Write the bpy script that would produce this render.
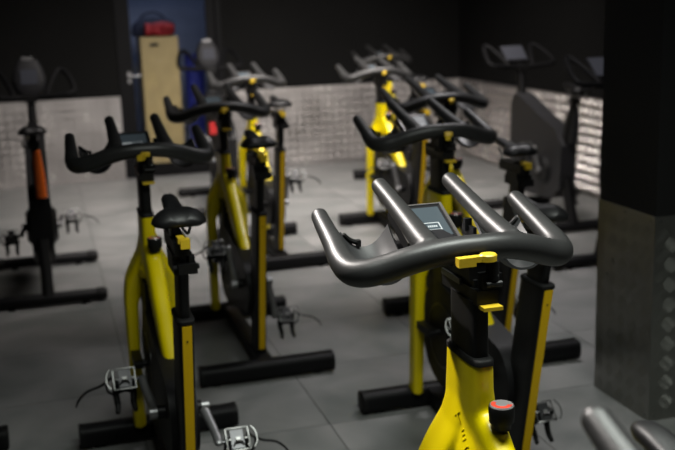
import bpy, bmesh, math, random
from mathutils import Vector, Matrix, noise
random.seed(7)
R = math.radians
PI = math.pi
scene = bpy.context.scene
C = scene.collection
for o in list(bpy.data.objects):
    bpy.data.objects.remove(o)

# ------------------------------------------------------------------ camera
cam_d = bpy.data.cameras.new('camera')
cam = bpy.data.objects.new('camera', cam_d); C.objects.link(cam)
FWD = Vector((0.27114246, 0.93814505, -0.21532681))
RGT = Vector((0.95822993, -0.28423233, -0.03173935))
UPV = Vector((0.09097896, 0.19772671, 0.97602612))
cam.matrix_world = Matrix(((RGT.x, UPV.x, -FWD.x, 0), (RGT.y, UPV.y, -FWD.y, 0), (RGT.z, UPV.z, -FWD.z, 1.62), (0, 0, 0, 1)))
cam_d.sensor_fit = 'HORIZONTAL'; cam_d.sensor_width = 36.0
cam_d.lens = 36.0 * 1004.5872 / 675.0
cam_d.clip_start = 0.02
cam_d.dof.use_dof = True
cam_d.dof.focus_distance = 2.08
cam_d.dof.aperture_fstop = 3.7
scene.camera = cam

# ------------------------------------------------------------------ world, lights, exposure
world = bpy.data.worlds.new('world'); scene.world = world
world.use_nodes = True
world.node_tree.nodes['Background'].inputs[0].default_value = (0.5, 0.55, 0.6, 1)
world.node_tree.nodes['Background'].inputs[1].default_value = 0.0

def area_light(name, loc, size, power, color, rot=(0, 0, 0), size_y=None, spread=None):
    d = bpy.data.lights.new(name, 'AREA'); d.energy = power; d.color = color
    d.shape = 'RECTANGLE'; d.size = size; d.size_y = size_y or size
    if spread: d.spread = R(spread)
    o = bpy.data.objects.new(name, d); C.objects.link(o)
    o.location = loc; o.rotation_euler = rot
    return o

WARM = (1.0, 0.93, 0.88); COOL = (0.94, 1.0, 0.93); NEUT = (1.0, 0.97, 0.98)
def spot_light(name, loc, target, power, color, cone, blend=0.5, radius=0.06):
    d = bpy.data.lights.new(name, 'SPOT'); d.energy = power; d.color = color
    d.spot_size = R(cone); d.spot_blend = blend; d.shadow_soft_size = radius
    o = bpy.data.objects.new(name, d); C.objects.link(o); o.location = loc
    o.rotation_euler = (Vector(target) - Vector(loc)).to_track_quat('-Z', 'Y').to_euler()
    return o
area_light('ceiling_lamp_light', (2.0, 6.7, 2.9), 2.6, 112, WARM, rot=(R(28), 0, 0), size_y=0.6, spread=100)
area_light('ceiling_lamp_light.001', (1.6, 5.2, 2.9), 2.8, 62, WARM, rot=(R(42), 0, 0), size_y=0.4, spread=110)
area_light('ceiling_lamp_light.002', (2.3, 4.7, 2.93), 1.2, 24, NEUT, size_y=0.4, spread=110)
area_light('ceiling_lamp_light.003', (1.0, 1.5, 2.93), 1.8, 52, COOL, size_y=0.4, spread=120)
spot_light('track_spot_light', (-0.45, 3.7, 2.9), (0.8, 1.92, 1.16), 700, WARM, 17, blend=0.6)
spot_light('track_spot_light.001', (-0.45, 3.45, 2.9), (0.72, 0.80, 1.12), 640, WARM, 16, blend=0.6)
area_light('storage_room_light', (1.3, 10.9, 2.6), 0.7, 5.0, (0.72, 0.82, 1.0))
scene.view_settings.view_transform = 'Standard'
scene.view_settings.look = 'None'
scene.view_settings.gamma = 1.0
scene.view_settings.use_curve_mapping = False
scene.view_settings.exposure = 0.0

# ------------------------------------------------------------------ materials
def mat(name, col, rough=0.5, metal=0.0, var=0.0, scale=8.0, bump=0.0, bscale=60.0, spec=0.5, coat=0.0, rvar=0.0):
    m = bpy.data.materials.new(name); m.use_nodes = True
    nt = m.node_tree; b = nt.nodes['Principled BSDF']
    b.inputs['Base Color'].default_value = (*col, 1)
    b.inputs['Roughness'].default_value = rough
    b.inputs['Metallic'].default_value = metal
    b.inputs['Specular IOR Level'].default_value = spec
    b.inputs['Coat Weight'].default_value = coat
    b.inputs['Coat Roughness'].default_value = 0.12
    tc = nt.nodes.new('ShaderNodeTexCoord')
    if var > 0 or rvar > 0:
        n = nt.nodes.new('ShaderNodeTexNoise'); n.inputs['Scale'].default_value = scale
        n.inputs['Detail'].default_value = 6
        nt.links.new(tc.outputs['Object'], n.inputs['Vector'])
        if var > 0:
            r = nt.nodes.new('ShaderNodeMapRange')
            r.inputs['From Min'].default_value = 0.3; r.inputs['From Max'].default_value = 0.7
            r.inputs['To Min'].default_value = 1 - var; r.inputs['To Max'].default_value = 1 + var
            nt.links.new(n.outputs['Fac'], r.inputs['Value'])
            mx = nt.nodes.new('ShaderNodeMix'); mx.data_type = 'RGBA'; mx.blend_type = 'MULTIPLY'
            mx.inputs['Factor'].default_value = 1.0
            mx.inputs['A'].default_value = (*col, 1)
            nt.links.new(r.outputs['Result'], mx.inputs['B'])
            nt.links.new(mx.outputs['Result'], b.inputs['Base Color'])
        if rvar > 0:
            r2 = nt.nodes.new('ShaderNodeMapRange')
            r2.inputs['From Min'].default_value = 0.3; r2.inputs['From Max'].default_value = 0.7
            r2.inputs['To Min'].default_value = rough - rvar; r2.inputs['To Max'].default_value = rough + rvar
            nt.links.new(n.outputs['Fac'], r2.inputs['Value'])
            nt.links.new(r2.outputs['Result'], b.inputs['Roughness'])
    if bump > 0:
        n2 = nt.nodes.new('ShaderNodeTexNoise'); n2.inputs['Scale'].default_value = bscale
        n2.inputs['Detail'].default_value = 3
        nt.links.new(tc.outputs['Object'], n2.inputs['Vector'])
        bp = nt.nodes.new('ShaderNodeBump'); bp.inputs['Strength'].default_value = bump
        bp.inputs['Distance'].default_value = 0.002
        nt.links.new(n2.outputs['Fac'], bp.inputs['Height'])
        nt.links.new(bp.outputs['Normal'], b.inputs['Normal'])
    return m

M = {
    'yellow': mat('yellow_enamel', (0.64, 0.505, 0.0), 0.34, var=0.04, bump=0.03, bscale=250, coat=0.1, spec=0.4),
    'stripe': mat('yellow_stripe', (0.58, 0.36, 0.0), 0.55, var=0.06, scale=5, spec=0.25),
    'lever': mat('yellow_plastic', (0.50, 0.34, 0.015), 0.42, var=0.04, bump=0.05, bscale=200),
    'black': mat('black_powder_coat', (0.004, 0.004, 0.0042), 0.45, var=0.1, bump=0.08, bscale=300, spec=0.25),
    'foot': mat('black_foot_paint', (0.0045, 0.0045, 0.005), 0.5, var=0.15, bump=0.1, bscale=200, spec=0.15),
    'rubber': mat('black_rubber', (0.005, 0.005, 0.005), 0.6, spec=0.2, var=0.1, bump=0.1, bscale=180),
    'grip': mat('charcoal_grip_coating', (0.018, 0.018, 0.018), 0.42, var=0.06, bump=0.06, bscale=420, spec=0.4),
    'tray': mat('grey_plastic_tray', (0.026, 0.026, 0.027), 0.4, var=0.06, bump=0.06, bscale=300),
    'cover': mat('black_plastic_cover', (0.006, 0.006, 0.0065), 0.5, var=0.1, spec=0.2),
    'saddle': mat('black_vinyl', (0.005, 0.005, 0.0055), 0.46, spec=0.35, var=0.08, bump=0.12, bscale=220),
    'steel': mat('brushed_steel', (0.19, 0.19, 0.186), 0.40, metal=1.0, var=0.1, scale=20),
    'alloy': mat('grey_alloy', (0.26, 0.26, 0.265), 0.42, metal=0.9, var=0.1, scale=30),
    'fly': mat('flywheel_steel', (0.05, 0.05, 0.052), 0.35, metal=0.9, var=0.15),
    'bezel': mat('console_housing', (0.006, 0.006, 0.007), 0.6, spec=0.15),
    'rim': mat('console_rim', (0.16, 0.15, 0.145), 0.35, metal=0.6),
    'knobred': mat('red_enamel', (0.55, 0.05, 0.03), 0.25, coat=0.5),
    'chrome': mat('silver_cap', (0.34, 0.31, 0.31), 0.2, metal=0.5),
    'orange': mat('orange_enamel', (0.90, 0.16, 0.012), 0.4, var=0.05),
    'red': mat('red_paint', (0.30, 0.012, 0.012), 0.45),
    'char': mat('charcoal_shroud', (0.008, 0.008, 0.0095), 0.5, var=0.12),
    'loop': mat('dark_handle_coating', (0.003, 0.003, 0.0033), 0.6, var=0.08, spec=0.06),
    'tile': None,
    'grout': mat('dark_grout', (0.05, 0.052, 0.05), 0.8, var=0.2),
    'wallblack': mat('black_wall_paint', (0.006, 0.006, 0.0058), 0.85, var=0.08, scale=2.0, bump=0.15, bscale=40, spec=0.08),
    'colblack': mat('black_column_paint', (0.005, 0.005, 0.005), 0.75, var=0.08, scale=2.0, spec=0.2),
    'ceil': mat('black_ceiling_paint', (0.012, 0.012, 0.012), 0.85, var=0.1, spec=0.2),
    'frame': mat('black_door_frame', (0.003, 0.003, 0.0035), 0.6, var=0.08, spec=0.12),
    'wood': mat('birch_plywood', (0.46, 0.33, 0.15), 0.55, var=0.12, scale=6),
    'hole': mat('hole_black', (0.01, 0.01, 0.01), 0.8),
    'bluewall': mat('blue_room_wall', (0.20, 0.23, 0.36), 0.75, var=0.08),  # even blue-grey tone for the storage room walls
    'bluefoam': mat('blue_foam', (0.035, 0.05, 0.42), 0.6, var=0.1),
    'navy': mat('navy_fabric', (0.02, 0.025, 0.06), 0.8, var=0.2),
    'redcloth': mat('red_fabric', (0.35, 0.02, 0.03), 0.7, var=0.15),
    'plastic_w': mat('white_plastic', (0.6, 0.6, 0.6), 0.4),
}

def plate_material(name, col, rough):
    m = mat(name, col, rough, metal=1.0, var=0.10, scale=3.0, rvar=0.08)
    return m
M['plate'] = plate_material('aluminium_tread_plate', (0.35, 0.337, 0.33), 0.46)
M['lug'] = plate_material('bright_tread_lug', (0.85, 0.82, 0.80), 0.24)
M['colplate'] = plate_material('dull_tread_plate', (0.27, 0.27, 0.25), 0.34)

def tile_material():
    m = bpy.data.materials.new('grey_stone_tile'); m.use_nodes = True
    nt = m.node_tree; b = nt.nodes['Principled BSDF']
    tc = nt.nodes.new('ShaderNodeTexCoord')
    oi = nt.nodes.new('ShaderNodeObjectInfo')
    add = nt.nodes.new('ShaderNodeVectorMath'); add.operation = 'ADD'
    sc = nt.nodes.new('ShaderNodeVectorMath'); sc.operation = 'SCALE'; sc.inputs['Scale'].default_value = 3.7
    nt.links.new(oi.outputs['Location'], sc.inputs[0])
    nt.links.new(tc.outputs['Object'], add.inputs[0]); nt.links.new(sc.outputs[0], add.inputs[1])
    n = nt.nodes.new('ShaderNodeTexNoise'); n.inputs['Scale'].default_value = 3.2; n.inputs['Detail'].default_value = 8
    n.inputs['Distortion'].default_value = 0.5
    nt.links.new(add.outputs[0], n.inputs['Vector'])
    cr = nt.nodes.new('ShaderNodeValToRGB')
    cr.color_ramp.elements[0].position = 0.3; cr.color_ramp.elements[0].color = (0.112, 0.119, 0.115, 1)
    cr.color_ramp.elements[1].position = 0.72; cr.color_ramp.elements[1].color = (0.212, 0.208, 0.204, 1)
    nt.links.new(n.outputs['Fac'], cr.inputs['Fac'])
    nt.links.new(cr.outputs['Color'], b.inputs['Base Color'])
    r = nt.nodes.new('ShaderNodeMapRange')
    r.inputs['To Min'].default_value = 0.38; r.inputs['To Max'].default_value = 0.62
    nt.links.new(n.outputs['Fac'], r.inputs['Value']); nt.links.new(r.outputs['Result'], b.inputs['Roughness'])
    n2 = nt.nodes.new('ShaderNodeTexNoise'); n2.inputs['Scale'].default_value = 45
    nt.links.new(add.outputs[0], n2.inputs['Vector'])
    bp = nt.nodes.new('ShaderNodeBump'); bp.inputs['Strength'].default_value = 0.12; bp.inputs['Distance'].default_value = 0.002
    nt.links.new(n2.outputs['Fac'], bp.inputs['Height']); nt.links.new(bp.outputs['Normal'], b.inputs['Normal'])
    return m
M['tile'] = tile_material()

def emis(name, col, strength, rough=0.2):
    m = mat(name, col, rough); b = m.node_tree.nodes['Principled BSDF']
    b.inputs['Specular IOR Level'].default_value = 0.15; b.inputs['Emission Color'].default_value = (*col, 1); b.inputs['Emission Strength'].default_value = strength
    return m
M['lcd'] = emis('lcd_background', (0.035, 0.045, 0.052), 0.5, 0.3)
M['lcdbox'] = emis('lcd_light_box', (0.30, 0.32, 0.33), 0.5, 0.3)
M['lcddark'] = emis('lcd_dark_box', (0.03, 0.035, 0.04), 0.2, 0.2)
M['lcdgrey'] = emis('tablet_screen', (0.018, 0.019, 0.024), 0.45, 0.6)

def glass_material():
    m = bpy.data.materials.new('clear_door_glass'); m.use_nodes = True
    nt = m.node_tree; nt.nodes.remove(nt.nodes['Principled BSDF'])
    out = nt.nodes['Material Output']
    t = nt.nodes.new('ShaderNodeBsdfTransparent'); t.inputs['Color'].default_value = (0.93, 0.95, 0.95, 1)
    g = nt.nodes.new('ShaderNodeBsdfGlossy'); g.inputs['Roughness'].default_value = 0.03
    f = nt.nodes.new('ShaderNodeFresnel'); f.inputs['IOR'].default_value = 1.45
    mx = nt.nodes.new('ShaderNodeMixShader')
    nt.links.new(f.outputs[0], mx.inputs[0]); nt.links.new(t.outputs[0], mx.inputs[1]); nt.links.new(g.outputs[0], mx.inputs[2])
    nt.links.new(mx.outputs[0], out.inputs['Surface'])
    return m
M['glass'] = glass_material()

# ------------------------------------------------------------------ mesh helpers
def finish(bm, name, m, smooth=True, angle=35, bevel=0.0):
    if bevel > 0:
        es = [e for e in bm.edges if len(e.link_faces) == 2 and e.calc_face_angle(0) > R(40)]
        bmesh.ops.bevel(bm, geom=es, offset=bevel, segments=2, profile=0.5, affect='EDGES', clamp_overlap=True)
    bmesh.ops.recalc_face_normals(bm, faces=bm.faces)
    me = bpy.data.meshes.new(name); bm.to_mesh(me); bm.free()
    me.materials.append(M[m])
    if smooth:
        me.polygons.foreach_set('use_smooth', [True] * len(me.polygons))
        me.set_sharp_from_angle(angle=R(angle))
    return me

def add_box(bm, lo, hi, mat4=None):
    x0, y0, z0 = lo; x1, y1, z1 = hi
    vs = [bm.verts.new(v) for v in ((x0,y0,z0),(x1,y0,z0),(x1,y1,z0),(x0,y1,z0),(x0,y0,z1),(x1,y0,z1),(x1,y1,z1),(x0,y1,z1))]
    for f in ((0,3,2,1),(4,5,6,7),(0,1,5,4),(1,2,6,5),(2,3,7,6),(3,0,4,7)):
        bm.faces.new([vs[i] for i in f])
    if mat4 is not None:
        bmesh.ops.transform(bm, matrix=mat4, verts=vs)
    return vs

def ring_faces(bm, rings, cap=True):
    n = len(rings[0])
    for a, b in zip(rings[:-1], rings[1:]):
        for i in range(n):
            j = (i + 1) % n
            bm.faces.new((a[i], a[j], b[j], b[i]))
    if cap:
        bm.faces.new(rings[0][::-1]); bm.faces.new(rings[-1])

def catmull(P, n=6):
    P = [Vector(p) for p in P]
    out = []
    for i in range(len(P) - 1):
        p0 = P[i-1] if i > 0 else P[i] * 2 - P[i+1]
        p1, p2 = P[i], P[i+1]
        p3 = P[i+2] if i + 2 < len(P) else P[i+1] * 2 - P[i]
        for k in range(n):
            t = k / n
            out.append(0.5 * ((2*p1) + (p2-p0)*t + (2*p0-5*p1+4*p2-p3)*t*t + (3*p1-p0-3*p2+p3)*t**3))
    out.append(P[-1])
    return out

def add_tube(bm, P, rad, seg=12, n=6, smooth=True, cap_round=True, ratio=1.0):
    """swept tube; P control points, rad one radius or one per control point"""
    if not isinstance(rad, (list, tuple)): rad = [rad] * len(P)
    if smooth and len(P) > 2:
        Q = catmull([(*p,) for p in P], n)
        rr = [v.x for v in catmull([(r, 0, 0) for r in rad], n)]
    else:
        Q = [Vector(p) for p in P]; rr = list(rad)
    if cap_round:
        t0 = (Q[0] - Q[1]).normalized(); t1 = (Q[-1] - Q[-2]).normalized()
        r0, r1 = rr[0], rr[-1]
        pre = [(Q[0] + t0 * r0 * 0.62, r0 * 0.35), (Q[0] + t0 * r0 * 0.45, r0 * 0.75)]
        post = [(Q[-1] + t1 * r1 * 0.45, r1 * 0.75), (Q[-1] + t1 * r1 * 0.62, r1 * 0.35)]
        Q = [p for p, _ in pre] + Q + [p for p, _ in post]
        rr = [r for _, r in pre] + rr + [r for _, r in post]
    T = []
    for i in range(len(Q)):
        a = Q[max(0, i-1)]; b = Q[min(len(Q)-1, i+1)]
        T.append((b - a).normalized())
    up = Vector((0, 0, 1)) if abs(T[0].z) < 0.9 else Vector((0, 1, 0))
    rings = []
    for i, q in enumerate(Q):
        up = (up - T[i] * up.dot(T[i]))
        if up.length < 1e-5: up = T[i].orthogonal()
        up.normalize(); side = T[i].cross(up)
        rings.append([bm.verts.new(q + (side * math.cos(2*PI*k/seg) + up * math.sin(2*PI*k/seg) * ratio) * rr[i]) for k in range(seg)])
    ring_faces(bm, rings)

def sup(cx, cy, hx, hy, n=20, e=3.0):
    out = []
    for k in range(n):
        a = 2 * PI * (k + 0.5) / n
        c, s = math.cos(a), math.sin(a)
        out.append((cx + hx * math.copysign(abs(c) ** (2/e), c), cy + hy * math.copysign(abs(s) ** (2/e), s)))
    return out

def add_zloft(bm, secs, n=20, e=3.0):
    """secs: (z, cx, cy, hx, hy) rings in horizontal planes"""
    rings = []
    for z, cx, cy, hx, hy in secs:
        rings.append([bm.verts.new((x, y, z)) for x, y in sup(cx, cy, hx, hy, n, e)])
    ring_faces(bm, rings)

def add_path_loft(bm, secs, n=16, e=3.0):
    """secs: (point, hx, hd): sections perpendicular to the path in the y-z plane, hx along x"""
    P = [Vector(s[0]) for s in secs]; rings = []
    for i, (p, hx, hd) in enumerate(secs):
        a = P[max(0, i-1)]; b = P[min(len(P)-1, i+1)]
        t = (b - a); t.x = 0; t.normalize()
        nrm = Vector((0, -t.z, t.y))
        rings.append([bm.verts.new(P[i] + Vector((u, 0, 0)) + nrm * v) for u, v in sup(0, 0, hx, hd, n, e)])
    ring_faces(bm, rings)

def add_cyl(bm, a, b, r, seg=16, r2=None):
    add_tube(bm, [a, b], [r, r if r2 is None else r2], seg, smooth=False, cap_round=False)

def add_prism_x(bm, poly, x0, x1):
    A = [bm.verts.new((x0, y, z)) for y, z in poly]; B = [bm.verts.new((x1, y, z)) for y, z in poly]
    ring_faces(bm, [A, B])

def remeshed(bm, name, m, voxel, smooth_it=6, factor=0.5):
    me = bpy.data.meshes.new(name + '_raw'); bmesh.ops.recalc_face_normals(bm, faces=bm.faces); bm.to_mesh(me); bm.free()
    o = bpy.data.objects.new(name + '_raw', me); C.objects.link(o)
    md = o.modifiers.new('remesh', 'REMESH'); md.mode = 'VOXEL'; md.voxel_size = voxel; md.use_smooth_shade = True
    sm = o.modifiers.new('smooth', 'SMOOTH'); sm.iterations = smooth_it; sm.factor = factor
    dg = bpy.context.evaluated_depsgraph_get()
    out = bpy.data.meshes.new_from_object(o.evaluated_get(dg))
    bpy.data.objects.remove(o); bpy.data.meshes.remove(me)
    out.name = name; out.materials.clear(); out.materials.append(M[m])
    out.polygons.foreach_set('use_smooth', [True] * len(out.polygons))
    return out

def link(name, me, parent=None, loc=(0, 0, 0), rot=(0, 0, 0)):
    o = bpy.data.objects.new(name, me); C.objects.link(o)
    o.location = loc; o.rotation_euler = rot
    if parent: o.parent = parent
    return o

def thing(name, label, cat, loc=(0, 0, 0), rz=0, group=None):
    o = bpy.data.objects.new(name, None); C.objects.link(o); o.empty_display_size = 0.1
    o.location = loc; o.rotation_euler = (0, 0, rz)
    o['label'] = label; o['category'] = cat
    if group: o['group'] = group
    return o

def struct(name, me, parent=None, label=None, loc=(0, 0, 0)):
    o = link(name, me, parent, loc)
    if parent is None: o['kind'] = 'structure'
    if label: o['label'] = label
    return o

def box_mesh(name, lo, hi, m, bevel=0.0):
    bm = bmesh.new(); add_box(bm, lo, hi)
    return finish(bm, name, m, bevel=bevel, smooth=bevel > 0)

# ------------------------------------------------------------------ the room
XL, XR, YB, YF, ZC = -3.6, 4.267, 9.923, -2.6, 3.0
HP = 0.81
DX0, DX1, DZ = 0.735, 1.745, 2.15          # door opening with its frame
fl = struct('floor', box_mesh('floor', (XL, YF, -0.12), (XR, YB, -0.004), 'grout'), label='dark grout bed under large grey floor tiles')
TX, TY = 0.71, 0.65
tile_me = box_mesh('tile', (-TX/2 + 0.002, -TY/2 + 0.002, -0.012), (TX/2 - 0.002, TY/2 - 0.002, 0.0), 'tile', bevel=0.0015)
i0 = math.floor((XL - 0.265) / TX); i1 = math.ceil((XR - 0.265) / TX)
j0 = math.floor((YF - 3.575) / TY); j1 = math.ceil((YB - 3.575) / TY)
for i in range(i0, i1):
    for j in range(j0, j1):
        x0, x1 = 0.265 + i * TX, 0.265 + (i + 1) * TX
        y0, y1 = 3.575 + j * TY, 3.575 + (j + 1) * TY
        if x0 >= XL - 1e-3 and x1 <= XR + 1e-3 and y0 >= YF - 1e-3 and y1 <= YB + 1e-3:
            link('tile', tile_me, fl, ((x0 + x1) / 2, (y0 + y1) / 2, 0))
        else:
            cx0, cx1 = max(x0, XL), min(x1, XR); cy0, cy1 = max(y0, YF), min(y1, YB)
            if cx1 - cx0 < 0.02 or cy1 - cy0 < 0.02: continue
            hx, hy = (cx1 - cx0) / 2 - 0.002, (cy1 - cy0) / 2 - 0.002
            link('tile', box_mesh('tile_cut', (-hx, -hy, -0.012), (hx, hy, 0.0), 'tile'), fl, ((cx0 + cx1) / 2, (cy0 + cy1) / 2, 0))
struct('ceiling', box_mesh('ceiling', (XL, YF, ZC), (XR, YB, ZC + 0.1), 'ceil'))
struct('wall_left', box_mesh('wall_left', (XL - 0.12, YF, 0), (XL, YB, ZC), 'wallblack'))
struct('wall_front', box_mesh('wall_front', (XL, YF - 0.12, 0), (XR, YF, ZC), 'wallblack'))
wr = struct('wall_right', box_mesh('wall_right', (XR, YF, 0), (XR + 0.12, YB + 0.12, ZC), 'wallblack'))
bm = bmesh.new()
add_box(bm, (XL - 0.12, YB, 0), (DX0, YB + 0.12, ZC))
add_box(bm, (DX1, YB, 0), (XR, YB + 0.12, ZC))
add_box(bm, (DX0, YB, DZ), (DX1, YB + 0.12, ZC))
wb = struct('wall_back', finish(bm, 'wall_back', 'wallblack', smooth=False))

# tread plate: sheet + raised five-bar lugs
def lug_verts(bm, cx, cz, tilt, s, h, flip, axis):
    """five little bars in a square patch; plane coordinates (a, b), relief towards -n"""
    for k in range(5):
        off = (k - 2) * s * 0.21
        L = s * 0.5 * (1.0 if abs(k - 2) < 2 else 0.82)
        w = s * 0.045
        d = Vector((math.cos(tilt), math.sin(tilt))); n = Vector((-d.y, d.x))
        c = Vector((cx, cz)) + n * off
        pts = [c - d * L, c + n * w, c + d * L, c - n * w]
        base = [bm.verts.new(axis(p.x, p.y, 0)) for p in pts]
        top = [bm.verts.new(axis(p.x, p.y, h)) for p in (c - d * L * 0.62, c + d * L * 0.62)]
        bm.faces.new((base[0], base[1], top[0])); bm.faces.new((base[1], base[2], top[1])); bm.faces.new((base[1], top[1], top[0]))
        bm.faces.new((base[2], base[3], top[1])); bm.faces.new((base[3], base[0], top[0])); bm.faces.new((base[3], top[0], top[1]))

def lug_field(name, parent, a0, a1, b0, b1, axis, m, pitch=0.078, s=0.052, h=0.005):
    bm = bmesh.new()
    na, nb = int((a1 - a0) / pitch), int((b1 - b0) / (pitch / 2))
    for j in range(nb):
        for i in range(na):
            a = a0 + pitch * (i + 0.3 + 0.5 * (j % 2)); b = b0 + pitch / 2 * (j + 0.6)
            if a > a1 - 0.02: continue
            lug_verts(bm, a, b, PI/4 if j % 2 else -PI/4, s, h, 0, axis)
    me = finish(bm, name, m, smooth=False)
    o = link(name, me, parent); o['kind'] = 'stuff'
    return o

def wall_plate(parent, a0, a1, lo, hi, axis, label):
    p = link('tread_plate', box_mesh('tread_plate', lo, hi, 'plate'), parent); p['label'] = label
    lug_field('tread_lugs', p, a0, a1, 0.01, HP - 0.01, axis, 'lug')
TP = 0.006
wall_plate(wb, XL, DX0, (XL, YB - TP, 0), (DX0 - 0.005, YB, HP), lambda a, b, h: (a, YB - TP - h, b), 'aluminium tread plate sheet left of the door')
wall_plate(wb, DX1, XR - 0.01, (DX1 + 0.005, YB - TP, 0), (XR - TP, YB, HP), lambda a, b, h: (a, YB - TP - h, b), 'aluminium tread plate sheet right of the door')
wall_plate(wr, 2.5, YB - 0.02, (XR - TP, YF, 0), (XR, YB, HP), lambda a, b, h: (XR - TP - h, a, b), 'aluminium tread plate sheet along the right wall')

# column
CX, CY, CDX, CDY = 2.141, 3.161, 0.42, 0.39
col = struct('column', box_mesh('column', (CX, CY, 0), (CX + CDX, CY + CDY, ZC), 'colblack'), label='square black column clad in tread plate below')
bm = bmesh.new()
for lo, hi in (((CX - 0.004, CY - 0.004, 0), (CX + CDX + 0.004, CY, HP)), ((CX - 0.004, CY + CDY, 0), (CX + CDX + 0.004, CY + CDY + 0.004, HP)),
               ((CX - 0.004, CY, 0), (CX, CY + CDY, HP)), ((CX + CDX, CY, 0), (CX + CDX + 0.004, CY + CDY, HP))):
    add_box(bm, lo, hi)
cl = link('tread_cladding', finish(bm, 'tread_cladding', 'colplate', smooth=False), col); cl['label'] = 'dull metal tread plate around the column foot'
lugm = {}
for t in (1, -1):
    for key, hh in ((t, 0.0015), (t * 2, 0.0008)):
        bm = bmesh.new(); lug_verts(bm, 0, 0, t * PI/4, 0.054, hh, 0, lambda a, b, h: (a, -h, b))
        lugm[key] = finish(bm, 'tread_lug', 'colplate', smooth=False)
def col_lugs(width, place, rot, k):
    pitch = 0.078
    for j in range(int(HP / (pitch / 2)) - 1):
        i = 0
        while True:
            a = 0.03 + pitch * (i + 0.5 * (j % 2))
            if a > width - 0.025: break
            link('tread_lug', lugm[k if j % 2 else -k], cl, place(a, 0.035 + pitch / 2 * j), (0, 0, rot)); i += 1
col_lugs(CDX, lambda a, b: (CX + a, CY - 0.004, b), 0, 1)
col_lugs(CDY, lambda a, b: (CX - 0.004, CY + CDY - a, b), -PI/2, 2)
bm = bmesh.new(); add_cyl(bm, (0, 0, 0), (0, -0.002, 0), 0.005, 10)
rv = finish(bm, 'rivet', 'steel')
for a, b in ((0.02, HP - 0.018), (0.02, 0.02), (0.2, HP - 0.018)):
    link('rivet', rv, cl, (CX + a, CY - 0.004, b))
    link('rivet', rv, cl, (CX - 0.004, CY + a, b), (0, 0, -PI/2))

# ------------------------------------------------------------------ door and the storage room behind it
bm = bmesh.new()
add_box(bm, (DX0, YB - 0.02, 0), (DX0 + 0.05, YB + 0.13, DZ)); add_box(bm, (DX1 - 0.05, YB - 0.02, 0), (DX1, YB + 0.13, DZ))
add_box(bm, (DX0 + 0.05, YB - 0.02, DZ - 0.05), (DX1 - 0.05, YB + 0.13, DZ))
door = struct('door_1', finish(bm, 'door_frame', 'frame', bevel=0.004), label='black framed glass door to a storage room')
bm = bmesh.new()
a, b = DX0 + 0.053, DX1 - 0.053
add_box(bm, (a, YB + 0.02, 0.01), (a + 0.085, YB + 0.065, DZ - 0.055)); add_box(bm, (b - 0.085, YB + 0.02, 0.01), (b, YB + 0.065, DZ - 0.055))
add_box(bm, (a + 0.085, YB + 0.02, 0.01), (b - 0.085, YB + 0.065, 0.13)); add_box(bm, (a + 0.085, YB + 0.02, DZ - 0.14), (b - 0.085, YB + 0.065, DZ - 0.055))
lf = link('door_leaf', finish(bm, 'door_leaf', 'frame', bevel=0.003), door)
link('glass_pane', box_mesh('glass_pane', (a + 0.085, YB + 0.038, 0.13), (b - 0.085, YB + 0.044, DZ - 0.14), 'glass'), lf)
bm = bmesh.new()
add_cyl(bm, (a + 0.045, YB + 0.02, 1.0), (a + 0.045, YB - 0.035, 1.0), 0.009, 12)
add_tube(bm, [(a + 0.045, YB - 0.035, 1.0), (a + 0.10, YB - 0.038, 1.0), (a + 0.15, YB - 0.035, 1.0)], 0.008, 10)
add_box(bm, (a + 0.030, YB + 0.012, 0.93), (a + 0.060, YB + 0.021, 1.04))
h = link('door_handle', finish(bm, 'door_handle', 'alloy'), lf); h['label'] = 'grey metal lever handle on a long plate'
struct('trim_1', box_mesh('threshold', (DX0 - 0.02, YB - 0.06, 0.0), (DX1 + 0.02, YB - 0.022, 0.012), 'alloy', bevel=0.003), label='metal threshold strip in front of the glass door')
SB = 11.9
bm = bmesh.new()
add_box(bm, (0.2, YB + 0.12, -0.12), (2.9, SB, 0.0)); 
struct('floor_storage', finish(bm, 'floor_storage', 'grout', smooth=False))
bm = bmesh.new()
add_box(bm, (0.1, YB + 0.12, 0), (0.2, SB + 0.1, 2.8)); add_box(bm, (2.9, YB + 0.12, 0), (3.0, SB + 0.1, 2.8)); add_box(bm, (0.2, SB, 0), (2.9, SB + 0.1, 2.8)); add_box(bm, (0.1, YB + 0.12, 2.8), (3.0, SB + 0.1, 2.9))
struct('wall_storage', finish(bm, 'wall_storage', 'bluewall', smooth=False), label='blue walls of the storage room')
t = thing('storage_cabinet', 'tall pale plywood cabinet with a dark hand slot behind the glass door', 'cabinet', (1.2, 10.62, 0))
link('body', box_mesh('cabinet_body', (-0.19, -0.15, 0.0), (0.19, 0.25, 1.345), 'wood', bevel=0.003), t)
pn = link('front_panel', box_mesh('cabinet_front', (-0.188, -0.17, 0.03), (0.188, -0.152, 1.34), 'wood', bevel=0.003), t)
bm = bmesh.new(); add_tube(bm, [(-0.09, -0.172, 1.27), (-0.02, -0.172, 1.27)], 0.018, 12, smooth=False)
link('hand_slot', finish(bm, 'hand_slot', 'hole'), pn)
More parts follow.
